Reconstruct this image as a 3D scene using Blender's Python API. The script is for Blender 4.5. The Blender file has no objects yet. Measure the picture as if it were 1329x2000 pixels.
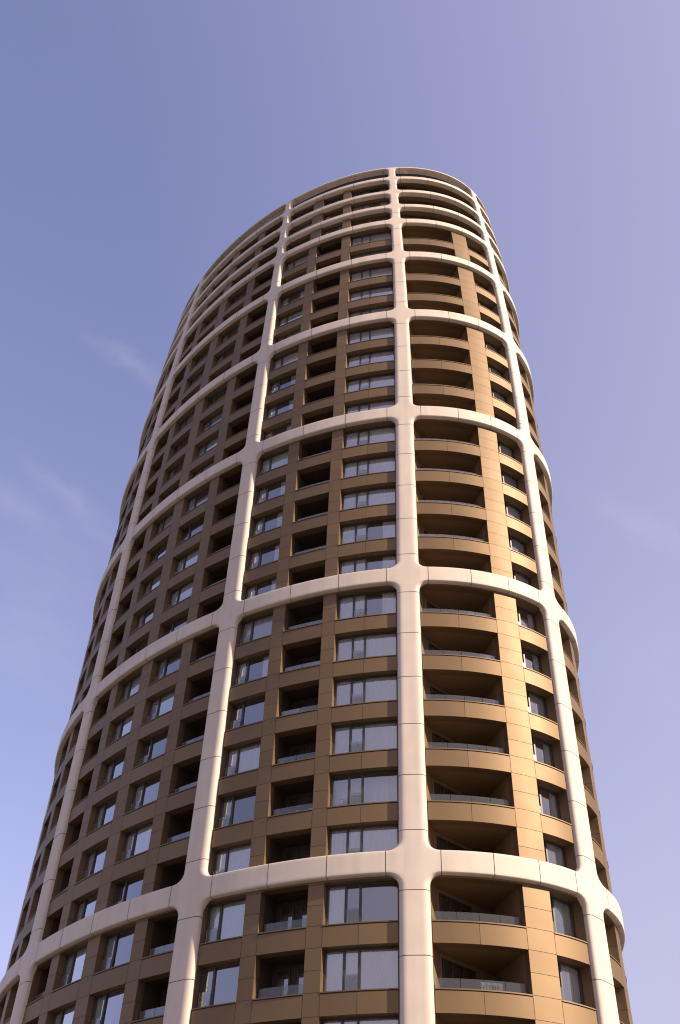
import bpy, math, random
from mathutils import Vector, Matrix

scene = bpy.context.scene
random.seed(7)

# ------------------------------------------------------------------ camera
PITCH, ROLL, YAW = 0.76651, 0.04115, -0.77598
CAM = Vector((50.5006, -47.4275, 0.0))
GROUND = -1.62
cam_d = bpy.data.cameras.new('camera')
cam = bpy.data.objects.new('camera', cam_d)
scene.collection.objects.link(cam)
cam_d.sensor_fit = 'VERTICAL'
cam_d.sensor_height = 36.0
cam_d.lens = 36.0 * 1986.6 / 2000.0
cam_d.clip_start = 0.1
cam_d.clip_end = 6000
fwd0 = Vector((math.sin(YAW), math.cos(YAW), 0)); right0 = Vector((math.cos(YAW), -math.sin(YAW), 0)); up0 = Vector((0, 0, 1))
fwd = fwd0 * math.cos(PITCH) + up0 * math.sin(PITCH)
upv = up0 * math.cos(PITCH) - fwd0 * math.sin(PITCH)
rv = right0 * math.cos(ROLL) + upv * math.sin(ROLL)
uv = upv * math.cos(ROLL) - right0 * math.sin(ROLL)
cam.matrix_world = Matrix(((rv.x, uv.x, -fwd.x, CAM.x), (rv.y, uv.y, -fwd.y, CAM.y), (rv.z, uv.z, -fwd.z, CAM.z), (0, 0, 0, 1)))
scene.camera = cam

# ------------------------------------------------------------------ light
SUN_AZ = math.radians(104.0)      # from -Y towards +X
SUN_EL = math.radians(33.0)
sun_dir = Vector((math.cos(SUN_EL) * math.sin(SUN_AZ), -math.cos(SUN_EL) * math.cos(SUN_AZ), math.sin(SUN_EL)))
sd = bpy.data.lights.new('sun', 'SUN')
sd.energy = 5.0
sd.angle = math.radians(0.5)
sd.color = (1.0, 0.84, 0.66)
sun = bpy.data.objects.new('sun', sd)
scene.collection.objects.link(sun)
sun.rotation_euler = sun_dir.to_track_quat('Z', 'Y').to_euler()

world = bpy.data.worlds.new('World')
scene.world = world
world.use_nodes = True
wn, wl = world.node_tree.nodes, world.node_tree.links
wn.clear()
def wnode(kind, **kw):
    n = wn.new(kind)
    for k, v in kw.items():
        setattr(n, k, v)
    return n
sky = wnode('ShaderNodeTexSky', sky_type='NISHITA')
sky.sun_disc = False
sky.sun_elevation = SUN_EL
sky.sun_rotation = math.atan2(sun_dir.x, sun_dir.y)
sky.altitude = 150
sky.air_density = 1.0
sky.dust_density = 2.6
sky.ozone_density = 1.6
tint = wnode('ShaderNodeMix', data_type='RGBA', blend_type='MULTIPLY')
tint.inputs['Factor'].default_value = 1.0
tint.inputs['B'].default_value = (1.22, 0.92, 1.02, 1)
wl.new(sky.outputs['Color'], tint.inputs['A'])
# thin high cirrus: a few wisps at fixed places in the sky (centre, long axis, cross axis, half length, width, density)
tc = wnode('ShaderNodeTexCoord')
WISPS = [
    ((-0.5687, 0.2899, 0.7697), (0.239, 0.9537, -0.1826), (-0.787, 0.0801, -0.6117), 0.0394, 0.0085, 0.24),
    ((-0.6697, 0.32, 0.6701), (0.1078, 0.9347, -0.3386), (-0.7347, -0.1546, -0.6605), 0.0532, 0.0110, 0.22),
    ((-0.7006, 0.2734, 0.6591), (0.1397, 0.9584, -0.249), (-0.6998, -0.0824, -0.7096), 0.0347, 0.0130, 0.18),
    ((-0.2779, 0.6956, 0.6625), (0.5588, 0.6781, -0.4775), (-0.7813, 0.2375, -0.5771), 0.0591, 0.0120, 0.20),
    ((-0.746, 0.3591, 0.5608), (0.2682, 0.9329, -0.2405), (-0.6095, -0.029, -0.7922), 0.0600, 0.0400, 0.18),
    ((-0.7096, 0.3255, 0.6249), (0.2639, 0.9451, -0.1926), (-0.6533, 0.0282, -0.7566), 0.0860, 0.0500, 0.12),
    ((-0.3282, 0.756, 0.5663), (0.7, 0.5972, -0.3916), (-0.6342, 0.2679, -0.7252), 0.0592, 0.0450, 0.10),
]
def wmath(op, a, b=None):
    n = wnode('ShaderNodeMath', operation=op)
    for i, x in enumerate((a, b)):
        if x is None:
            continue
        if isinstance(x, (int, float)):
            n.inputs[i].default_value = x
        else:
            wl.new(x, n.inputs[i])
    return n.outputs[0]
def wdot(v, sock):
    n = wnode('ShaderNodeVectorMath', operation='DOT_PRODUCT')
    n.inputs[1].default_value = v
    wl.new(sock, n.inputs[0])
    return n.outputs['Value']
# ragged edges: bend the look-up direction with noise, then break the wisps into fibres
nzv = wnode('ShaderNodeTexNoise')
nzv.inputs['Scale'].default_value = 26
nzv.inputs['Detail'].default_value = 6
nzv.inputs['Roughness'].default_value = 0.65
wl.new(tc.outputs['Generated'], nzv.inputs['Vector'])
wob = wnode('ShaderNodeVectorMath', operation='MULTIPLY_ADD')
wl.new(nzv.outputs['Color'], wob.inputs[0])
wob.inputs[1].default_value = (0.030, 0.030, 0.030)
wl.new(tc.outputs['Generated'], wob.inputs[2])
shf = wnode('ShaderNodeVectorMath', operation='SUBTRACT')
wl.new(wob.outputs[0], shf.inputs[0])
shf.inputs[1].default_value = (0.015, 0.015, 0.015)
mpf = wnode('ShaderNodeMapping')
mpf.inputs['Rotation'].default_value = (0.2, 0.3, -0.25)
mpf.inputs['Scale'].default_value = (60, 9, 60)
wl.new(shf.outputs[0], mpf.inputs['Vector'])
fib = wnode('ShaderNodeTexNoise')
fib.inputs['Scale'].default_value = 1.0
fib.inputs['Detail'].default_value = 5
wl.new(mpf.outputs['Vector'], fib.inputs['Vector'])
total = None
for (c_, a_, b_, L_, W_, D_) in WISPS:
    x = wmath('DIVIDE', wdot(a_, shf.outputs[0]), L_)
    y = wmath('DIVIDE', wdot(b_, shf.outputs[0]), W_)
    e = wmath('EXPONENT', wmath('MULTIPLY', wmath('ADD', wmath('MULTIPLY', x, x), wmath('MULTIPLY', y, y)), -1.0))
    e = wmath('MULTIPLY', e, wmath('GREATER_THAN', wdot(c_, shf.outputs[0]), 0.0))
    e = wmath('MULTIPLY', e, D_)
    total = e if total is None else wmath('ADD', total, e)
total = wmath('MULTIPLY', total, wmath('ADD', wmath('MULTIPLY', fib.outputs['Fac'], 0.75), 0.06))
cmx = wnode('ShaderNodeMix', data_type='RGBA')
wl.new(total, cmx.inputs['Factor'])
# lavender summer haze: thicker towards the horizon and towards the sun's side of the sky
hz_dot = wnode('ShaderNodeVectorMath', operation='DOT_PRODUCT')
hz_dot.inputs[1].default_value = (0.70, 0.18, -0.50)
wl.new(tc.outputs['Generated'], hz_dot.inputs[0])
hz = wnode('ShaderNodeMapRange', interpolation_type='LINEAR')
hz.inputs['From Min'].default_value = -0.72
hz.inputs['From Max'].default_value = 0.08
hz.inputs['To Min'].default_value = 0.02
hz.inputs['To Max'].default_value = 0.85
wl.new(hz_dot.outputs['Value'], hz.inputs['Value'])
hmx = wnode('ShaderNodeMix', data_type='RGBA')
sep = wnode('ShaderNodeSeparateXYZ')
wl.new(tc.outputs['Generated'], sep.inputs[0])
low = wmath('SUBTRACT', 1.0, wmath('MAXIMUM', sep.outputs['Z'], 0.0))
hsum = wnode('ShaderNodeMath', operation='ADD', use_clamp=True)
wl.new(hz.outputs['Result'], hsum.inputs[0])
wl.new(wmath('MULTIPLY', wmath('MULTIPLY', low, low), 0.45), hsum.inputs[1])
wl.new(hsum.outputs[0], hmx.inputs['Factor'])
wl.new(tint.outputs['Result'], hmx.inputs['A'])
hmx.inputs['B'].default_value = (2.45, 2.30, 2.98, 1)
wl.new(hmx.outputs['Result'], cmx.inputs['A'])
cmx.inputs['B'].default_value = (3.3, 3.0, 3.7, 1)
bg = wnode('ShaderNodeBackground')
bg.inputs['Strength'].default_value = 0.15
wl.new(cmx.outputs['Result'], bg.inputs['Color'])
wo = wnode('ShaderNodeOutputWorld')
wl.new(bg.outputs['Background'], wo.inputs['Surface'])

scene.view_settings.view_transform = 'Standard'
scene.view_settings.look = 'None'
scene.view_settings.gamma = 1.0
scene.view_settings.exposure = 0.75
scene.render.resolution_x = 680
scene.render.resolution_y = 1024
scene.render.engine = 'CYCLES'
scene.cycles.filter_width = 1.15

# ------------------------------------------------------------------ materials
def principled(name, base, rough=0.5, metal=0.0, spec=0.5):
    m = bpy.data.materials.new(name)
    m.use_nodes = True
    b = m.node_tree.nodes['Principled BSDF']
    b.inputs['Base Color'].default_value = (*base, 1)
    b.inputs['Roughness'].default_value = rough
    b.inputs['Metallic'].default_value = metal
    b.inputs['Specular IOR Level'].default_value = spec
    return m, b

def vary(m, b, base, scale, amount, attr=None, streak=None, rough=None):
    """mottling from object-space noise, optional tone per panel, optional vertical rain streaks"""
    nt = m.node_tree
    n, l = nt.nodes, nt.links
    tcn = n.new('ShaderNodeTexCoord')
    noise = n.new('ShaderNodeTexNoise')
    noise.inputs['Scale'].default_value = scale
    noise.inputs['Detail'].default_value = 5
    l.new(tcn.outputs['Object'], noise.inputs['Vector'])
    mr = n.new('ShaderNodeMapRange')
    mr.inputs['From Min'].default_value = 0.25
    mr.inputs['From Max'].default_value = 0.75
    mr.inputs['To Min'].default_value = 1 - amount
    mr.inputs['To Max'].default_value = 1 + amount
    l.new(noise.outputs['Fac'], mr.inputs['Value'])
    val = mr.outputs['Result']
    if streak:
        mpn = n.new('ShaderNodeMapping')
        mpn.inputs['Scale'].default_value = (streak, streak, 0.12)
        l.new(tcn.outputs['Object'], mpn.inputs['Vector'])
        n2 = n.new('ShaderNodeTexNoise')
        n2.inputs['Scale'].default_value = 1.0
        n2.inputs['Detail'].default_value = 4
        l.new(mpn.outputs['Vector'], n2.inputs['Vector'])
        m2 = n.new('ShaderNodeMapRange')
        m2.inputs['From Min'].default_value = 0.35
        m2.inputs['From Max'].default_value = 0.7
        m2.inputs['To Min'].default_value = 1.0
        m2.inputs['To Max'].default_value = 0.90
        l.new(n2.outputs['Fac'], m2.inputs['Value'])
        mu = n.new('ShaderNodeMath'); mu.operation = 'MULTIPLY'
        l.new(val, mu.inputs[0]); l.new(m2.outputs['Result'], mu.inputs[1])
        val = mu.outputs[0]
    if attr:
        at = n.new('ShaderNodeAttribute')
        at.attribute_name = attr
        mu = n.new('ShaderNodeMath'); mu.operation = 'MULTIPLY'
        l.new(val, mu.inputs[0]); l.new(at.outputs['Fac'], mu.inputs[1])
        val = mu.outputs[0]
    vm = n.new('ShaderNodeVectorMath'); vm.operation = 'SCALE'
    vm.inputs[0].default_value = base
    l.new(val, vm.inputs['Scale'])
    l.new(vm.outputs['Vector'], b.inputs['Base Color'])
    if rough:
        m3 = n.new('ShaderNodeMapRange')
        m3.inputs['To Min'].default_value = rough[0]
        m3.inputs['To Max'].default_value = rough[1]
        l.new(noise.outputs['Fac'], m3.inputs['Value'])
        l.new(m3.outputs['Result'], b.inputs['Roughness'])

WHITE_C = (0.62, 0.525, 0.44)
M_WHITE, b_ = principled('pale_concrete', WHITE_C, 0.6, 0.0, 0.28)
vary(M_WHITE, b_, WHITE_C, 0.9, 0.045, streak=1.6, rough=(0.52, 0.70))
BRONZE_C = (0.182, 0.115, 0.058)
M_BRONZE, b_ = principled('bronze_aluminium', BRONZE_C, 0.55, 0.5, 0.45)
vary(M_BRONZE, b_, BRONZE_C, 0.7, 0.05, attr='tone', rough=(0.50, 0.62))
M_BRONZE_SHADE, _ = principled('shaded_bronze', (0.055, 0.036, 0.024), 0.6, 0.2)  # same bronze, darkened to paint in the shade of recesses and the rim gap
M_BRONZE_BOUNCE, _ = principled('bounce_lit_bronze', (0.22, 0.135, 0.07), 0.6, 0.2)  # same bronze, lightened to paint in light bounced into the curved balconies
M_JOINT, _ = principled('dark_joint', (0.035, 0.028, 0.025), 0.9)
M_FRAME, _ = principled('dark_frame', (0.06, 0.05, 0.042), 0.45, 0.3)
M_CURTAIN, b_ = principled('sheer_curtain', (0.88, 0.86, 0.84), 0.9)
nt = M_CURTAIN.node_tree
tr = nt.nodes.new('ShaderNodeBsdfTranslucent'); tr.inputs['Color'].default_value = (0.8, 0.78, 0.78, 1)
mxs = nt.nodes.new('ShaderNodeMixShader'); mxs.inputs[0].default_value = 0.22
nt.links.new(b_.outputs[0], mxs.inputs[1]); nt.links.new(tr.outputs[0], mxs.inputs[2])
nt.links.new(mxs.outputs[0], nt.nodes['Material Output'].inputs['Surface'])
M_ROOM, _ = principled('room_plaster', (0.50, 0.47, 0.44), 0.9)
M_ROOF, _ = principled('roof_gravel', (0.30, 0.29, 0.27), 0.95)

def glass(name, tint_c, boost, rough=0.0):
    m = bpy.data.materials.new(name)
    m.use_nodes = True
    n, l = m.node_tree.nodes, m.node_tree.links
    n.clear()
    o = n.new('ShaderNodeOutputMaterial')
    t = n.new('ShaderNodeBsdfTransparent'); t.inputs['Color'].default_value = (*tint_c, 1)
    g = n.new('ShaderNodeBsdfGlossy'); g.inputs['Roughness'].default_value = rough
    g.inputs['Color'].default_value = (0.95, 0.95, 0.97, 1)
    fr = n.new('ShaderNodeFresnel'); fr.inputs['IOR'].default_value = 1.52
    mul = n.new('ShaderNodeMath'); mul.operation = 'MULTIPLY_ADD'; mul.use_clamp = True
    mul.inputs[1].default_value = boost[0]; mul.inputs[2].default_value = boost[1]
    l.new(fr.outputs[0], mul.inputs[0])
    mx = n.new('ShaderNodeMixShader')
    l.new(mul.outputs[0], mx.inputs[0]); l.new(t.outputs[0], mx.inputs[1]); l.new(g.outputs[0], mx.inputs[2])
    l.new(mx.outputs[0], o.inputs['Surface'])
    return m
M_GLASS = glass('double_glazing', (0.97, 0.98, 0.97), (3.0, 0.15))
M_GLASS_G = glass('green_glazing', (0.84, 0.93, 0.88), (3.2, 0.16))
M_GLASS_D = glass('dark_glazing', (0.72, 0.76, 0.76), (2.6, 0.12))
M_GUARD = glass('guard_glass', (0.78, 0.81, 0.80), (0.8, 0.01), 0.12)
nt = M_GUARD.node_tree
df = nt.nodes.new('ShaderNodeBsdfDiffuse'); df.inputs['Color'].default_value = (0.34, 0.34, 0.33, 1)
mxs = nt.nodes.new('ShaderNodeMixShader'); mxs.inputs[0].default_value = 0.10
ol = nt.nodes['Material Output'].inputs['Surface'] if 'Material Output' in nt.nodes else [q for q in nt.nodes if q.type == 'OUTPUT_MATERIAL'][0].inputs['Surface']
src = ol.links[0].from_socket
nt.links.new(src, mxs.inputs[1]); nt.links.new(df.outputs[0], mxs.inputs[2]); nt.links.new(mxs.outputs[0], ol)

# ------------------------------------------------------------------ tower shape
A, B = 24.18878, 14.47146
ZTOP, H = 96.82952, 3.2
K1, N0 = 0.00055, 11.95473
def S(t, n, d):
    """point at ellipse parameter t, storey level n counted down from the roof band, d metres out from the lattice face"""
    s = 1 - K1 * max(0.0, N0 - n) ** 2
    st, ct = math.sin(t), math.cos(t)
    nx, ny = B * st, -A * ct
    l = math.hypot(nx, ny)
    return (A * s * st + d * nx / l, -B * s * ct + d * ny / l, ZTOP - H * n)
def speed(t):
    return math.hypot(A * math.cos(t), B * math.sin(t))

def project(p):
    q = Vector(p) - CAM
    dz = q.dot(fwd)
    return (340 + 1017.1 * q.dot(rv) / dz, 512 - 1017.1 * q.dot(uv) / dz)

class MB:
    def __init__(self):
        self.v, self.f, self.m, self.tone, self.sm = [], [], [], [], []
    def add(self, pts, m=0, tone=1.0):
        i = len(self.v)
        self.v += pts
        self.f.append(tuple(range(i, i + len(pts))))
        self.m.append(m)
        self.tone.append(tone)
        self.sm.append(False)
    def strip(self, cols, m, tone, flip):
        """smooth strip of quads sharing their vertices; cols = [(low point, high point), ...]"""
        o = len(self.v)
        for lo, hi in cols:
            self.v += [lo, hi]
        for i in range(len(cols) - 1):
            q = (o + 2 * i, o + 2 * i + 2, o + 2 * i + 3, o + 2 * i + 1)
            self.f.append(q[::-1] if flip else q)
            self.m.append(m)
            self.tone.append(tone)
            self.sm.append(True)
    def patch(self, t0, t1, n0, n1, d, m=0, step=0.45, tone=1.0, d2=None, flip=False):
        """vertical sheet between t0..t1, n0 (top)..n1 (bottom)"""
        k = max(1, int(math.ceil(abs(t1 - t0) * speed((t0 + t1) / 2) / step)))
        d2 = d if d2 is None else d2
        cols = []
        for i in range(k + 1):
            t, dd = t0 + (t1 - t0) * i / k, d + (d2 - d) * i / k
            cols.append((S(t, n1, dd), S(t, n0, dd)))
        self.strip(cols, m, tone, flip)
    def shelf(self, t0, t1, n, d0, d1, m=0, step=0.45, tone=1.0, up=True):
        """horizontal sheet at level n between depths d0 (outer) and d1 (inner)"""
        k = max(1, int(math.ceil(abs(t1 - t0) * speed((t0 + t1) / 2) / step)))
        cols = []
        for i in range(k + 1):
            t = t0 + (t1 - t0) * i / k
            cols.append((S(t, n, d0), S(t, n, d1)))
        self.strip(cols, m, tone, not up)
    def jamb(self, t, n0, n1, d0, d1, m=0, tone=1.0, left=True):
        q = [S(t, n1, d0), S(t, n0, d0), S(t, n0, d1), S(t, n1, d1)]
        self.add(q if left else q[::-1], m, tone)
    def bar(self, t0, t1, n0, n1, d0, d1, m=0, step=0.45, tone=1.0, ends=True):
        """solid curved bar, d0 outer face, d1 inner face"""
        self.patch(t0, t1, n0, n1, d0, m, step, tone)
        self.patch(t0, t1, n0, n1, d1, m, step, tone, flip=True)
        self.shelf(t0, t1, n0, d0, d1, m, step, tone, True)
        self.shelf(t0, t1, n1, d0, d1, m, step, tone, False)
        if ends:
            self.jamb(t0, n0, n1, d0, d1, m, tone, True)
            self.jamb(t1, n0, n1, d0, d1, m, tone, False)
    def hline(self, t0, t1, n, d, w=0.024, m=1):
        self.patch(t0, t1, n - w / 2 / H, n + w / 2 / H, d, m, 0.6)
    def vline(self, t, n0, n1, d, w=0.024, m=1):
        h = w / 2 / speed(t)
        self.patch(t - h, t + h, n0, n1, d, m)
    def quadw(self, P, Q, n0, n1, m=0, tone=1.0):
        """straight vertical wall from plan point P to Q"""
        self.add([(P[0], P[1], ZTOP - H * n1), (Q[0], Q[1], ZTOP - H * n1), (Q[0], Q[1], ZTOP - H * n0), (P[0], P[1], ZTOP - H * n0)], m, tone)
    def build(self, name, mats, parent=None, smooth=False, merge=False):
        me = bpy.data.meshes.new(name)
        me.from_pydata(self.v, [], self.f)
        for mm in mats:
            me.materials.append(mm)
        me.polygons.foreach_set('material_index', self.m)
        at = me.attributes.new('tone', 'FLOAT', 'FACE')
        at.data.foreach_set('value', self.tone)
        if merge:
            import bmesh
            bm = bmesh.new(); bm.from_mesh(me)
            bmesh.ops.remove_doubles(bm, verts=bm.verts, dist=0.0015)
            bm.to_mesh(me); bm.free()
        if not merge:
            me.polygons.foreach_set('use_smooth', self.sm)
        if smooth:
            me.polygons.foreach_set('use_smooth', [True] * len(me.polygons))
        me.update()
        o = bpy.data.objects.new(name, me)
        scene.collection.objects.link(o)
        if parent:
            o.parent = parent
        return o

tower = bpy.data.objects.new('residential_tower', None)
scene.collection.objects.link(tower)
tower['label'] = 'tall oval apartment tower of bronze storeys inside a white curved lattice'
tower['category'] = 'building'

# ------------------------------------------------------------------ white lattice: columns and ring bands
C0 = 1.5486                                   # the nose column; the plan mirrors about it
COLS = [-0.948, -0.350, 0.307, 0.905, 1.5486, 2.1922, 2.7902, 3.4472, 4.0452, 4.6902]
BANDS = [0, 1, 2, 3, 5, 8, 12, 17, 23, 30]
def interp(x, tab):
    if x <= tab[0][0]:
        return tab[0][1]
    for (xa, ya), (xb, yb) in zip(tab, tab[1:]):
        if x <= xb:
            return ya + (yb - ya) * (x - xa) / (xb - xa)
    return tab[-1][1]
def hw(n):                                    # half width of a column: they thin out towards the top
    return interp(n, [(-1, 0.41), (0, 0.425), (4.3, 0.525), (8.8, 0.625), (15, 0.70), (21.45, 0.75), (25.4, 0.82), (31, 0.92)])
def bh(n):                                    # front height of a ring band in storeys
    return interp(n, [(0, 0.195), (2, 0.205), (3, 0.265), (5, 0.31), (8, 0.35), (12, 0.37), (23, 0.385), (31, 0.39)])
def bt(n): return 0.53 * bh(n)                # band edges above and below its level
def bb(n): return 0.47 * bh(n)
DW = -0.33                                    # bronze cladding plane
RXI, RZI, RD = 0.36, 0.085, 0.24               # softened edge
RING = []                                     # (inset fraction, depth) from the back of the edge to the flat face
RING.append((0.0, -0.40, 0.0))
for i in range(6):
    a = math.pi / 2 * i / 5
    RING.append((1 - math.cos(a), -RD * (1 - math.sin(a)), a))
def rx(n): return RXI * (hw(n) / 0.78) ** 1.2
def dep(d, nx):                               # bands have the tighter edge
    return d if d < -0.3 else d * (0.5 + 0.5 * abs(nx))

col_mb = {i: MB() for i in range(10)}
band_mb = {b: MB() for b in BANDS}
rim_mb = MB()

def cell_outline(t0, t1, na, nb, ha, hb, r):
    """outline of the rounded hole and of the cell around it; hole edges at na+ha and nb-hb. yields (hole t, hole n, outward normal, cell t, cell n, kind)"""
    s0, s1 = speed(t0), speed(t1)
    top, bot = na + ha, nb - hb
    r = min(r * (0.62 + 0.38 * hw((na + nb) / 2) / 0.78), (bot - top) * H * 0.42)
    rn = r / H
    L = lambda x, n: t0 + (hw(n) + x) / s0
    R = lambda x, n: t1 - (hw(n) + x) / s1
    out = []
    K = 8
    kh = max(6, int((t1 - t0) * speed((t0 + t1) / 2) / 0.5))
    kv = max(2, int((bot - top) * 4))
    for i in range(kh):
        t = L(r, nb) + (R(r, nb) - L(r, nb)) * i / kh
        ct = L(r, nb) + (R(r, nb) - L(r, nb)) * i / kh
        out.append((t, bot, 0, 1, ct, nb, 'b'))
    def corner(side, up, a0, tcell, ncell, ts, ns, te, ne):
        for i in range(K):
            a = a0 + math.pi / 2 * i / K
            f = i / K
            if f < 0.5:
                ct, cn = ts + (tcell - ts) * f * 2, ns + (ncell - ns) * f * 2
            else:
                ct, cn = tcell + (te - tcell) * (f - 0.5) * 2, ncell + (ne - ncell) * (f - 0.5) * 2
            n = (top + rn if up else bot - rn) - rn * math.sin(a)
            # the straight run of the band edge meets the corner at the width used there
            blend = abs(math.sin(a)) ** 2
            nw = n + ((na if up else nb) - n) * blend
            t = (R if side > 0 else L)(r - r * abs(math.cos(a)), nw)
            out.append((t, n, math.cos(a), -math.sin(a), ct, cn, 'c'))
    corner(1, False, -math.pi / 2, t1, nb, R(r, nb), nb, t1, bot - rn)
    for i in range(kv):
        n = bot - rn - (bot - top - 2 * rn) * i / kv
        out.append((R(0, n), n, 1, 0, t1, n, 'c'))
    corner(1, True, 0, t1, na, t1, top + rn, R(r, na), na)
    for i in range(kh):
        t = R(r, na) - (R(r, na) - L(r, na)) * i / kh
        out.append((t, top, 0, -1, t, na, 't'))
    corner(-1, True, math.pi / 2, t0, na, L(r, na), na, t0, top + rn)
    for i in range(kv):
        n = top + rn + (bot - top - 2 * rn) * i / kv
        out.append((L(0, n), n, -1, 0, t0, n, 'd'))
    corner(-1, False, math.pi, t0, nb, t0, bot - rn, L(r, nb), nb)
    return out, (L(r, nb), R(r, nb)), (L(r, na), R(r, na))

def edge_pt(ht, hn, nx, nn, fi, d, off=0.0, a=0.0):
    """point of the softened edge, fi = inset fraction, measured away from the hole"""
    ins_t = nx * (fi * rx(hn) - off * math.cos(a)) / speed(ht)
    ins_n = nn * (fi * RZI - off * math.cos(a)) / H
    return (ht + ins_t, hn + ins_n, dep(d, nx) + off * math.sin(a))

def lattice_cell(bi, na, nb, ha, hb, mb_top, mb_bot, r=0.62, deep=None):
    t0, t1 = COLS[bi], COLS[(bi + 1) % 10] + (2 * math.pi if bi == 9 else 0)
    out, span, span_t = cell_outline(t0, t1, na, nb, ha, hb, r)
    N = len(out)
    F = 4
    rings = []
    for (ht, hn, nx, nn, ct, cn, kind) in out:
        pts = []
        for j, (fi, d, a) in enumerate(RING):
            if j == 0 and deep and nn < -0.5:
                d = deep
            pts.append(edge_pt(ht, hn, nx, nn, fi, d))
        et, en, _ = pts[-1]
        for k in range(1, F + 1):
            f = k / F
            pts.append((et + (ct - et) * f, en + (cn - en) * f, 0.0))
        rings.append([S(*p) for p in pts])
    mid = len(out)
    for i in range(N):
        j = (i + 1) % N
        k0, k1 = out[i][6], out[j][6]
        # faces that start on a straight horizontal run belong to the band
        if k0 == 'b':
            tgt = mb_bot
        elif k0 == 't':
            tgt = mb_top
        else:
            tm = (out[i][4] + out[j][4]) / 2
            tgt = col_mb[bi] if tm < (t0 + t1) / 2 else col_mb[(bi + 1) % 10]
        a, b = rings[i], rings[j]
        for k in range(len(a) - 1):
            tgt.add([a[k], b[k], b[k + 1], a[k + 1]])
    return span, span_t

def seam_path(mb, pts_a, pts_b):
    for i in range(len(pts_a) - 1):
        mb.add([S(*pts_a[i]), S(*pts_b[i]), S(*pts_b[i + 1]), S(*pts_a[i + 1])], 1)

def column_seam(bi, n, side, top, bot):
    """joint line across half a column at level n; side +1 = towards growing t"""
    t = COLS[bi]
    w = 0.030 / 2 / H
    lines = []
    for nn_ in (n - w, n + w):
        ht = t + side * hw(n) / speed(t)
        pts = [(ht - side * (fi * rx(n) - 0.006 * math.cos(a)) / speed(t), nn_, d + 0.006 * math.sin(a)) for (fi, d, a) in RING]
        e = pts[-1]
        for k in range(1, 4):
            pts.append((e[0] + (t - e[0]) * k / 3, nn_, 0.006))
        lines.append(pts)
    if side > 0:
        seam_path(col_mb[bi], lines[0], lines[1])
    else:
        seam_path(col_mb[bi], lines[1], lines[0])

def band_seam(mb, t, nlev, up):
    """joint line across half a band; up: the half above the level (hole edge at nlev-BT)"""
    w = 0.030 / 2 / speed(t)
    lines = []
    hn = nlev - bt(nlev) if up else nlev + bb(nlev)
    sg = -1 if up else 1                      # direction from the level to the hole
    for tt in (t - w, t + w):
        pts = [(tt, hn - sg * (fi * RZI - 0.006 * math.cos(a)) / H, dep(d, 0) + 0.006 * math.sin(a)) for (fi, d, a) in RING]
        if not up and nlev < 3:
            pts[0] = (tt, hn + 0.006 / H, TOPDEEP)
        pts.append((tt, nlev, 0.006))
        lines.append(pts)
    if up:
        seam_path(mb, lines[0], lines[1])
    else:
        seam_path(mb, lines[1], lines[0])

RIM = -0.79
TOPDEEP = -0.48                               # the top bands overhang further
NSEG = [3, 4, 3, 3, 3, 3, 3, 4, 3, 3]
def seam_t(bi, n, i):
    """joints of a ring band: one beside each column's corner piece, the rest shared out between them"""
    r = 0.62 * (0.62 + 0.38 * hw(n) / 0.78) + 0.02
    a = COLS[bi] + (hw(n) + r) / speed(COLS[bi])
    b = COLS[bi + 1] - (hw(n) + r) / speed(COLS[bi + 1])
    return a + (b - a) * i / NSEG[bi]
for bi in range(10):
    for k in range(len(BANDS) - 1):
        na, nb = BANDS[k], BANDS[k + 1]
        span, span_t = lattice_cell(bi, na, nb, bb(na), bt(nb), band_mb[na], band_mb[nb], deep=TOPDEEP if na < 3 else None)
        if bi in (0, 1, 2, 3, 4, 5):
            for i in range(NSEG[bi] + 1):
                band_seam(band_mb[na], seam_t(bi, na, i), na, False)
                band_seam(band_mb[nb], seam_t(bi, nb, i), nb, True)
            n = na + 0.46
            while n < nb:
                bot, top = nb - bt(nb), na + bb(na)
                if n < nb - 0.3:
                    column_seam(bi, n, 1, top, bot)
                    column_seam((bi + 1) % 10, n, -1, top, bot)
                n += 1
    # open parapet cell between the roof band and the thin rim
    span, span_t = lattice_cell(bi, RIM, 0, 0.035, bt(0), rim_mb, band_mb[0], r=0.45, deep=-0.62)
    if bi in (0, 1, 2, 3, 4, 5):
        for i in range(NSEG[bi] + 1):
            t = seam_t(bi, 0, i)
            band_seam(band_mb[0], t, 0, True)
            w = 0.03 / 2 / speed(t)
            n = RIM + 0.035
            pts = [[(tt, n - (fi * RZI - 0.006 * math.cos(a)) / H, (dep(d, 0) if j else -0.62) + 0.006 * math.sin(a)) for j, (fi, d, a) in enumerate(RING)] for tt in (t - w, t + w)]
            seam_path(rim_mb, pts[1], pts[0])
    # rolled top of the rim and its inner face
    t0, t1 = COLS[bi], COLS[(bi + 1) % 10] + (2 * math.pi if bi == 9 else 0)
    prof = [(RIM, 0.0), (RIM - 0.03, -0.01), (RIM - 0.05, -0.05), (RIM - 0.06, -0.12), (RIM - 0.06, -0.62), (RIM + 0.035, -0.62)]
    k = max(8, int((t1 - t0) * speed((t0 + t1) / 2) / 0.5))
    for i in range(k):
        ta, tb = t0 + (t1 - t0) * i / k, t0 + (t1 - t0) * (i + 1) / k
        for (n_a, d_a), (n_b, d_b) in zip(prof, prof[1:]):
            rim_mb.add([S(ta, n_a, d_a), S(tb, n_a, d_a), S(tb, n_b, d_b), S(ta, n_b, d_b)])

for i in range(10):
    col_mb[i].build('column', [M_WHITE, M_JOINT], tower, smooth=True, merge=True)
for b in BANDS:
    band_mb[b].build('ring_band', [M_WHITE, M_JOINT], tower, smooth=True, merge=True)
rim_mb.build('roof_rim', [M_WHITE, M_JOINT], tower, smooth=True, merge=True)

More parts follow.
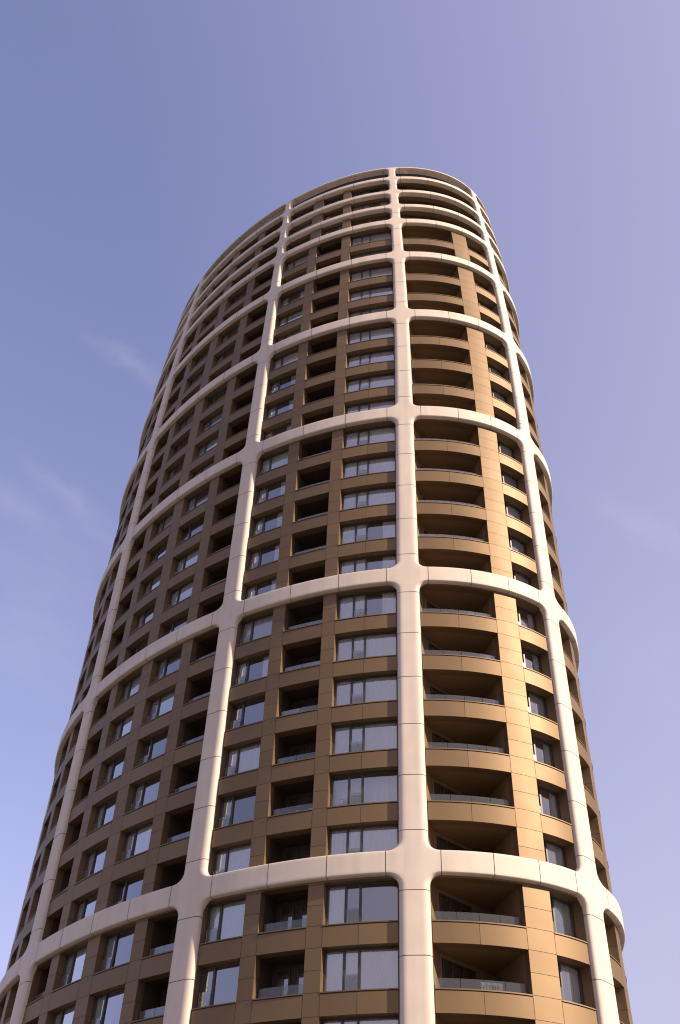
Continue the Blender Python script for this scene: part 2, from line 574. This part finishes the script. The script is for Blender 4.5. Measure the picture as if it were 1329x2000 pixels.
# parapet wall set back behind the rim, and the roof
mb = MB()
k = 160
for i in range(k):
    ta, tb = 2 * math.pi * i / k, 2 * math.pi * (i + 1) / k
    mb.add([S(ta, 0.2, -0.68), S(tb, 0.2, -0.68), S(tb, RIM, -0.68), S(ta, RIM, -0.68)])
mb.build('parapet_wall', [M_BRONZE_SHADE], tower)
mb = MB()
mb.add([S(2 * math.pi * i / k, -0.1, -0.9) for i in range(k)])
mb.build('roof', [M_ROOF], tower)

# ------------------------------------------------------------------ bronze storeys
TOPN, BOTN = 0.235, 0.105                     # cladding below / above a storey level: spandrel spans n-BOTN .. n+TOPN
DP = -1.12                                    # back of the jambs
DB = -0.82                                    # window plane
JIN = 0.05                                    # bronze jamb inside the lattice edge
def headn(n):                                 # head of the opening below storey level n
    return bb(n) + 0.03 if n in BANDS else TOPN
def wplane(t):                                # the windows beside the nose sit deeper
    return -1.06 if t > 1.0 else DB
def tone():
    return 1 + random.uniform(-0.07, 0.07)
def edge(ci, side, n):
    return COLS[ci] + side * (hw(n + 0.9) + 0.03) / speed(COLS[ci])

MIR = 2 * C0                                  # mirror about the nose: t -> MIR - t
CEN = -0.0215                                 # mirror about the long side
# openings per bay: (t0, t1, kind); piers are what lies between them
def bays(n):
    e = lambda ci, side: edge(ci, side, n)
    l3l2 = [(e(0, 1), -0.709, 'win3m'), (-0.6675, -0.5426, 'loggia'), (-0.502, e(1, -1), 'win2')]
    l2l1 = [(e(1, 1), -0.214, 'loggia'), (-0.173, -0.046, 'win2'), (0.003, 0.130, 'win2'), (0.171, e(2, -1), 'loggia')]
    l1c = [(e(2, 1), 0.459, 'win2'), (0.4996, 0.6245, 'loggia'), (0.666, e(3, -1), 'win3')]
    cr1 = [(e(3, 1), 1.2345, 'balcony'), (1.338, e(4, -1), 'win2')]
    r1r2 = [(e(4, 1), MIR - 1.338, 'win2'), (MIR - 1.2345, e(5, -1), 'balconym')]
    if n < 3:                                 # the three single-storey rings at the top
        l1c[1] = (0.514, 0.6245, 'win2')
        cr1 = [(e(3, 1), e(4, -1), 'terrace')]
        r1r2 = [(e(4, 1), e(5, -1), 'terrace')]
    return {0: l3l2, 1: l2l1, 2: l1c, 3: cr1, 4: r1r2}
LAST = 29

def piers_of(bay):
    xs = []
    for a, b in zip(bay, bay[1:]):
        xs.append((a[1], b[0]))
    return xs

def pier(t0, t1, n_from, n_to, name='pier'):
    m = MB()
    n = n_from
    while n < n_to:
        cuts = [n + TOPN, n + 0.57, n + 1 - BOTN, n + 1 + TOPN]
        if n == n_from:
            cuts = [n - BOTN] + cuts
        for ca, cb in zip(cuts, cuts[1:]):
            tn = tone()
            m.patch(t0, t1, ca, cb, DW, 0, 0.45, tn)
            m.jamb(t0, ca, cb, DW, DP, 0, tn, True)
            m.jamb(t1, ca, cb, DW, DP, 0, tn, False)
            m.hline(t0, t1, cb, DW + 0.003)
            wj = 0.012 / H
            for tt, lf in ((t0, True), (t1, False)):
                dt = 0.003 / speed(t0) * (-1 if lf else 1)
                m.jamb(tt + dt, cb - wj, cb + wj, DW, DB, 1, 1, lf)
        n += 1
    m.build(name, [M_BRONZE, M_JOINT], tower)

TOPB, LOWB = bays(0), bays(10)
for bi in range(5):
    pt, pl = piers_of(TOPB[bi]), piers_of(LOWB[bi])
    if pt == pl:
        for (a, b) in pl:
            pier(a, b, 0, 30)
    else:
        for (a, b) in pt:
            pier(a, b, 0, 3)
        for (a, b) in pl:
            pier(a, b, 3, 30)
# bronze jambs standing behind the lattice columns
for ci in range(0, 6):
    m = MB()
    for n in range(0, 30):
        t0, t1 = edge(ci, -1, n), edge(ci, 1, n)
        n_a, n_b = n + 0.1, n + 1.1
        m.patch(t0, t1, n_a, n_b, DW - 0.03, 0, 0.45)
        m.jamb(t0, n_a, n_b, DW - 0.03, DP, 0, 1, True)
        m.jamb(t1, n_a, n_b, DW - 0.03, DP, 0, 1, False)
    m.build('column_backing', [M_BRONZE, M_JOINT], tower)
# plain bronze wall round the far side
m = MB()
for ci in (5, 6, 7, 8, 9):
    t0, t1 = edge(ci, 1, 10), COLS[(ci + 1) % 10] + (2 * math.pi if ci == 9 else 0) - 0.03
    m.patch(t0, t1, -0.1, 30.3, DW, 0, 0.6)
m.build('rear_wall', [M_BRONZE, M_JOINT], tower)

spandrels = []
for bi in range(5):
    for n in range(0, 31):
        use = bays(n)[bi]
        dw = TOPDEEP + 0.03 if n < 3 else DW
        isband = n in BANDS
        # the panel runs between the piers; the opening below decides how deep it is
        for (a, b, kind) in use:
            m = MB()
            hi, lo = n - BOTN, n + headn(n)
            deep = wplane(a) if kind.startswith('win') else -0.88
            wide = (b - a) * speed((a + b) / 2)
            cuts = [a, b] if wide < 3.3 else [a, a + (b - a) * 0.47, b]
            for ca, cb in zip(cuts, cuts[1:]):
                m.patch(ca, cb, hi + 0.03, lo, dw, 0, 0.45, tone())
            m.shelf(a, b, lo, dw, deep, 0, 0.45, 1.0, False)
            if not kind.startswith('win'):
                m.patch(a, b, hi, lo, deep, 0, 0.45, 1.0, flip=True)
            # dark shadow gap and the projecting capping above it
            m.patch(a, b, hi + 0.014, hi + 0.03, dw - 0.02, 1)
            m.bar(a, b, hi - 0.004, hi + 0.014, dw + 0.028, deep, 0, 0.45, 1.04, True)
            if not isband:
                m.vline(a, hi + 0.02, lo, DW + 0.003)
                m.vline(b, hi + 0.02, lo, DW + 0.003)
                for c in cuts[1:-1]:
                    m.vline(c, hi + 0.03, lo, DW + 0.003)
            spandrels.append((n, a, b, m))
rest = MB()
def area_of(t0, t1, n0, n1):
    a = 0
    ps = [project(S(t0, n0, DW)), project(S(t1, n0, DW)), project(S(t1, n1, DW)), project(S(t0, n1, DW))]
    for i in range(4):
        x0, y0 = ps[i]; x1, y1 = ps[(i + 1) % 4]
        a += x0 * y1 - x1 * y0
    a /= 2
    cx_, cy_ = sum(p[0] for p in ps) / 4, sum(p[1] for p in ps) / 4
    if not (-25 < cx_ < 705 and -20 < cy_ < 1044):
        return 0
    return max(0, a)          # y grows downwards: facing cells are positive
def merge_into(dst, src):
    o = len(dst.v)
    dst.v += src.v
    dst.f += [tuple(i + o for i in f) for f in src.f]
    dst.m += src.m
    dst.tone += src.tone
    dst.sm += src.sm
spandrels.sort(key=lambda s: -area_of(s[1], s[2], s[0] - BOTN, s[0] + TOPN) - (0 if s[0] in BANDS else 1000))
for i, (n, a, b, m) in enumerate(spandrels):
    if i < 99 and n not in BANDS:
        m.build('spandrel', [M_BRONZE, M_JOINT], tower)
    else:
        merge_into(rest, m)
o = rest.build('spandrel', [M_BRONZE, M_JOINT], tower)
o['kind'] = 'stuff'

# ------------------------------------------------------------------ windows and loggias
def frame_bars(m, t0, t1, n0, n1, mull, d0, d1, w=0.075):
    s = speed((t0 + t1) / 2)
    ht = w / s
    hn = w / H
    m.bar(t0, t1, n0, n0 + hn, d0, d1, 1, ends=False)
    m.bar(t0, t1, n1 - hn, n1, d0, d1, 1, ends=False)
    m.bar(t0, t0 + ht, n0, n1, d0, d1, 1)
    m.bar(t1 - ht, t1, n0, n1, d0, d1, 1)
    for x in mull:
        t = t0 + (t1 - t0) * x
        m.bar(t - ht * 0.75, t + ht * 0.75, n0, n1, d0, d1, 1)

def curtain(m, t0, t1, n0, n1, d, rnd):
    s = speed((t0 + t1) / 2)
    L = (t1 - t0) * s
    k = max(4, int(L / 0.028))
    ph, amp, per = rnd.random() * 6, rnd.uniform(0.02, 0.04), rnd.uniform(0.10, 0.15)
    prev = None
    for i in range(k + 1):
        x = L * i / k
        w = amp * (math.sin(2 * math.pi * x / per + ph + 1.2 * math.sin(x * 2.1 + ph)) + 0.35 * math.sin(x * 17 + ph))
        t = t0 + (t1 - t0) * i / k
        cur = (t, d + w)
        if prev:
            m.add([S(prev[0], n1, prev[1]), S(cur[0], n1, cur[1]), S(cur[0], n0, cur[1]), S(prev[0], n0, prev[1])])
        prev = cur

def make_window(t0, t1, n, kind, rnd):
    DB = wplane(t0)
    n0, n1 = n + headn(n), n + 1 - BOTN - 0.004
    fr, pane, cur, guard = MB(), MB(), MB(), MB()
    if kind == 'win3':
        mull = [0.26, 0.46]; oper = (0.26, 0.46)
    elif kind == 'win3m':
        mull = [0.54, 0.74]; oper = (0.54, 0.74)
    else:
        mull = [0.31]; oper = (0.0, 0.31)
    s = speed((t0 + t1) / 2)
    e = 0.02 / s
    frame_bars(fr, t0 + e, t1 - e, n0 + 0.002, n1 - 0.002, mull, DB + 0.075, DB - 0.03)
    pane.patch(t0 + e, t1 - e, n0, n1, DB - 0.012, 0, 0.9)
    a, b = t0 + (t1 - t0) * oper[0] + 0.08 / s, t0 + (t1 - t0) * oper[1] - 0.06 / s
    g0 = n1 - 0.27
    guard.bar(a, b, g0, n1 - 0.02, DB + 0.12, DB + 0.105, 0, 0.9)
    # an inner sash on the opening light
    if rnd.random() < 0.35:
        fr.bar(a, b, n0 + 0.03, n0 + 0.05, DB + 0.05, DB - 0.02, 1)
    dc = DB - 0.09
    r = rnd.random() * (0.62 if t0 > 1.0 else 1.0)
    spans = []
    if kind.startswith('win3'):
        if r < 0.62:
            spans = [(0.01, 0.99)]
        elif r < 0.90:
            spans = [(0.01, 0.47), (0.74, 0.99)]
        elif r < 0.97:
            spans = [(0.01, 0.26)]
    else:
        if r < 0.45:
            spans = [(0.02, 0.98)]
        elif r < 0.62:
            spans = [(0.02, 0.22), (0.72, 0.98)]
        elif r < 0.78:
            spans = [(0.02, 0.32)]
    if (kind, n) == ('win3', 21):             # the curtain hangs well back here, behind a deep inner sill with an ornament on it
        spans = [(0.01, 0.99)]
        dc = -1.5
        fr.bar(t0, t1, n1 + 0.001, n1 + 0.012, DB - 0.03, -1.3, 1)
    for x0, x1 in spans:
        curtain(cur, t0 + (t1 - t0) * x0, t0 + (t1 - t0) * x1, n0 - 0.02, n1 + 0.02, dc, rnd)
    return fr, pane, cur, guard

def plan(t, d, n):
    p = S(t, n, d)
    return (p[0], p[1])
def lerp2(a, b, f):
    return (a[0] + (b[0] - a[0]) * f, a[1] + (b[1] - a[1]) * f)

def make_loggia(t0, t1, n, kind, rnd):
    n0, n1 = n + headn(n) - 0.012, n + 1 - BOTN
    sh, door, pane, guard = MB(), MB(), MB(), MB()
    s = speed((t0 + t1) / 2)
    nf = n + 1 - 0.02                         # floor level
    if kind == 'loggia':
        P = [plan(t0, DB, n), plan(t0 + 0.05 / s, -2.1, n), plan(t1 - 0.05 / s, -2.1, n), plan(t1, DB, n)]
        doors = [(1, 0.10, 0.42), (1, 0.58, 0.95)]
    elif kind == 'balcony':
        P = [plan(t0, DB, n), plan(t0 + 0.35 / s, -1.7, n), plan(t1 - 0.1 / s, -4.2, n), plan(t1, DB, n)]
        doors = [(1, 0.04, 0.22), (1, 0.24, 0.42), (1, 0.44, 0.62)]
    elif kind == 'balconym':
        P = [plan(t0, DB, n), plan(t0 + 0.1 / s, -4.2, n), plan(t1 - 0.35 / s, -1.3, n), plan(t1, DB, n)]
        doors = [(1, 0.40, 0.58), (1, 0.60, 0.78), (1, 0.80, 0.96)]
    else:                                     # the open terraces right at the top
        P = [plan(t0, DB, n), plan(t0 + 0.9 / s, DB - 0.1, n), plan(t0 + 0.95 / s, -2.7, n), plan((t0 + t1) / 2, -3.2, n), plan(t1 - 0.4 / s, -2.8, n), plan(t1, DB, n)]
        doors = [(2, 0.1, 0.45), (2, 0.5, 0.9), (3, 0.1, 0.5)]
    for a, b in zip(P, P[1:]):
        sh.quadw(a, b, n0, nf, 0, 1.0)
    zc, zf = ZTOP - H * n0, ZTOP - H * nf
    # ceiling and floor follow the curve of the front
    k = 12
    front = [plan(t0 + (t1 - t0) * i / k, -0.80, n) for i in range(k + 1)]
    sh.add([(p[0], p[1], zc) for p in front] + [(p[0], p[1], zc) for p in reversed(P)], 0, 1.0)
    sh.add([(p[0], p[1], zf) for p in front] + [(p[0], p[1], zf) for p in reversed(P)], 0, 1.0)
    for (seg, f0, f1) in doors:
        a, b = P[seg], P[seg + 1]
        dx, dy = b[0] - a[0], b[1] - a[1]
        L = math.hypot(dx, dy)
        # outwards normal of the back wall
        nx, ny = dy / L, -dx / L
        q0, q1 = lerp2(a, b, f0), lerp2(a, b, f1)
        off = lambda q, o: (q[0] + nx * o, q[1] + ny * o)
        top, bot = n0 + 0.07, nf
        fw = 0.09 / L
        def barw(f_a, f_b, na_, nb_):
            c0, c1 = lerp2(a, b, f_a), lerp2(a, b, f_b)
            door.quadw(off(c0, 0.06), off(c1, 0.06), na_, nb_, 0)
            door.quadw(off(c0, 0.0), off(c0, 0.06), na_, nb_, 0)
            door.quadw(off(c1, 0.06), off(c1, 0.0), na_, nb_, 0)
        barw(f0, f0 + fw, top, bot)
        barw(f1 - fw, f1, top, bot)
        barw(f0 + fw, f1 - fw, top, top + 0.03)
        barw(f0 + fw, f1 - fw, bot - 0.035, bot)
        pane.quadw(off(q0, 0.03), off(q1, 0.03), top, bot, 0)
        # opaque dark sheet behind the pane paints in the dimness of the room
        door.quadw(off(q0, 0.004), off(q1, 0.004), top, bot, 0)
    # frameless glass balustrade standing behind the capping
    L = (t1 - t0) * s
    kk = max(2, int(round(L / 1.35)))
    inset = 0.10 / s if kind != 'terrace' else 0.3 / s
    if kind in ('balcony', 'loggia', 'balconym'):
        a0, a1 = t0 + inset, t1 - inset * 1.5
        for i in range(kk):
            g = 0.012 / s
            ta, tb = a0 + (a1 - a0) * i / kk + g, a0 + (a1 - a0) * (i + 1) / kk - g
            guard.bar(ta, tb, n1 - 0.19, n1 - 0.004, -0.74, -0.755, 0, 0.5)
    return sh, door, pane, guard

openings = []
for bi in range(5):
    for n in range(0, LAST + 1):
        use = bays(n)[bi]
        for (a, b, kind) in use:
            openings.append((area_of(a, b, n + TOPN, n + 1 - BOTN), a, b, n, kind))
openings.sort(key=lambda q: -q[0])
cw = cl = 0
W_REST = [MB() for _ in range(4)]
L_REST = [MB() for _ in range(4)]
for (ar, a, b, n, kind) in openings:
    rnd = random.Random(int(a * 1000) * 100 + n)
    if kind.startswith('win'):
        parts = make_window(a, b, n, kind, rnd)
        if cw < 99 and ar > 0:
            cw += 1
            w = parts[0].build('window', [M_BRONZE, M_FRAME], tower)
            parts[1].build('pane', [rnd.choice([M_GLASS, M_GLASS, M_GLASS_G, M_GLASS_D]) if kind == 'win2' else M_GLASS], w)
            if parts[2].f:
                parts[2].build('curtain', [M_CURTAIN], w, smooth=True, merge=True)
            parts[3].build('guard', [M_GUARD], w)
        else:
            for d_, s_ in zip(W_REST, parts):
                merge_into(d_, s_)
    else:
        parts = make_loggia(a, b, n, kind, rnd)
        if cl < 99 and ar > 0:
            cl += 1
            w = parts[0].build('loggia', [M_BRONZE_SHADE if kind in ('loggia', 'terrace') else M_BRONZE_BOUNCE], tower)
            parts[1].build('door_frame', [M_FRAME], w)
            parts[2].build('door_pane', [M_GLASS], w)
            if parts[3].f:
                parts[3].build('balustrade', [M_GUARD], w)
        else:
            for d_, s_ in zip(L_REST, parts):
                merge_into(d_, s_)
w = W_REST[0].build('window', [M_BRONZE, M_FRAME], tower); w['kind'] = 'stuff'
W_REST[1].build('pane', [M_GLASS], w); W_REST[2].build('curtain', [M_CURTAIN], w, True, True); W_REST[3].build('guard', [M_GUARD], w)
w = L_REST[0].build('loggia', [M_BRONZE_SHADE], tower); w['kind'] = 'stuff'
L_REST[1].build('door_frame', [M_FRAME], w); L_REST[2].build('door_pane', [M_GLASS], w); L_REST[3].build('balustrade', [M_GUARD], w)

# rooms behind the glass: a ceiling per storey and an inner wall
m = MB()
k = 120
for n in range(0, 31):
    for i in range(k):
        ta, tb = 2 * math.pi * i / k, 2 * math.pi * (i + 1) / k
        m.add([S(ta, n + 0.10, DB - 0.05), S(tb, n + 0.10, DB - 0.05), S(tb, n + 0.10, -6.2), S(ta, n + 0.10, -6.2)])
for i in range(k):
    ta, tb = 2 * math.pi * i / k, 2 * math.pi * (i + 1) / k
    for n in range(0, 30):
        m.add([S(ta, n + 1.10, -6.2), S(tb, n + 1.10, -6.2), S(tb, n + 0.10, -6.2), S(ta, n + 0.10, -6.2)])
m.build('interior', [M_ROOM], tower)

# ground floor plinth wall
m = MB()
for i in range(k):
    ta, tb = 2 * math.pi * i / k, 2 * math.pi * (i + 1) / k
    zg = (ZTOP - GROUND) / H
    m.add([S(ta, zg, -0.6), S(tb, zg, -0.6), S(tb, 30.1, -0.6), S(ta, 30.1, -0.6)])
m.build('plinth', [M_BRONZE], tower)

# ------------------------------------------------------------------ ornament on a window ledge
M_DUSK, _ = principled('dark_plush', (0.055, 0.045, 0.07), 0.8)
M_FACE, _ = principled('pale_face', (0.85, 0.72, 0.42), 0.5)
def lathe(m, prof, seg=20, mat=0):
    for i in range(seg):
        a, b = 2 * math.pi * i / seg, 2 * math.pi * (i + 1) / seg
        for (r0, z0), (r1, z1) in zip(prof, prof[1:]):
            m.add([(r0 * math.cos(a), r0 * math.sin(a), z0), (r0 * math.cos(b), r0 * math.sin(b), z0), (r1 * math.cos(b), r1 * math.sin(b), z1), (r1 * math.cos(a), r1 * math.sin(a), z1)], mat)
orn = bpy.data.objects.new('ornament', None)
scene.collection.objects.link(orn)
ot = 0.694
orn.location = S(ot, 21 + 1 - BOTN - 0.004, DB - 0.34)
orn.scale = (1.75, 1.75, 1.75)
orn.rotation_euler = (0, 0, math.atan2(-A * math.cos(ot), B * math.sin(ot)) + math.pi / 2)
orn['label'] = 'dark round-headed ornament behind glass in second wide window above the lowest white band'
orn['category'] = 'ornament'
m = MB()
lathe(m, [(0.0, 0.0), (0.15, 0.0), (0.17, 0.05), (0.15, 0.13), (0.09, 0.19), (0.05, 0.21)])
m.build('body', [M_DUSK], orn, smooth=True, merge=True)
m = MB()
lathe(m, [(0.05, 0.20), (0.11, 0.22), (0.145, 0.29), (0.14, 0.37), (0.10, 0.43), (0.05, 0.455), (0.0, 0.46)])
hd = m.build('head', [M_DUSK], orn, smooth=True, merge=True)
m = MB()
for (x0, x1, z0, z1) in [(-0.075, -0.05, 0.25, 0.36), (-0.05, -0.01, 0.335, 0.36), (-0.05, -0.015, 0.295, 0.318), (-0.05, -0.01, 0.25, 0.275),
                         (0.012, 0.037, 0.25, 0.36), (0.037, 0.077, 0.335, 0.36), (0.037, 0.07, 0.295, 0.318), (0.037, 0.077, 0.25, 0.275)]:
    y = -0.152
    c = [(x0, y, z0), (x1, y, z0), (x1, y, z1), (x0, y, z1)]
    m.add(c)
    bk = [(p[0], y + 0.03, p[2]) for p in c]
    for i in range(4):
        j = (i + 1) % 4
        m.add([c[j], c[i], bk[i], bk[j]])
m.build('face_mark', [M_FACE], hd)

# ------------------------------------------------------------------ towel hung behind a balcony's glass
M_TOWEL, _ = principled('white_towel', (0.72, 0.70, 0.68), 0.95)
M_STREAK, _ = principled('dark_streak', (0.05, 0.035, 0.04), 0.95)
m = MB()
tw0, tw1, k = 1.082, 1.150, 36
top_n, low_n = 25 - BOTN - 0.165, 25 - BOTN + 0.02
rnd = random.Random(5)
dark = [4, 8, 13, 14, 18, 19, 20, 22, 23, 24, 27, 28, 31]
for face, off in ((0, 0.0), (1, -0.012)):
    for i in range(k):
        lo = rnd.uniform(0.1, 0.5)
        for r0, r1 in ((0.0, 0.2), (0.2, 0.55), (0.55, 1.0)):
            q = []
            for (ii, rr) in ((i, r1), (i + 1, r1), (i + 1, r0), (i, r0)):
                t = tw0 + (tw1 - tw0) * ii / k
                lean = 0.003 * math.sin(ii * 0.9 + rr * 4)
                q.append(S(t + lean * 0.3, top_n + (low_n - top_n) * rr, -0.80 + off + 0.018 * math.sin(ii * 0.7)))
            dk = i in dark and (r0 >= lo * 0.4) and not (i % 3 == 0 and r0 > 0.5)
            m.add(q if face == 0 else q[::-1], 1 if dk else 0)
tow = m.build('towel', [M_TOWEL, M_STREAK])
tow['label'] = 'white towel with dark uneven streaks hung behind the glass of a curved balcony'
tow['category'] = 'towel'

# ------------------------------------------------------------------ ground
M_PAVE, b_ = principled('stone_paving', (0.13, 0.12, 0.11), 0.85)
vary(M_PAVE, b_, (0.13, 0.12, 0.11), 0.6, 0.12)
m = MB()
m.add([(-3000, -3000, GROUND), (3000, -3000, GROUND), (3000, 3000, GROUND), (-3000, 3000, GROUND)])
g = m.build('pavement', [M_PAVE])
g['kind'] = 'structure'
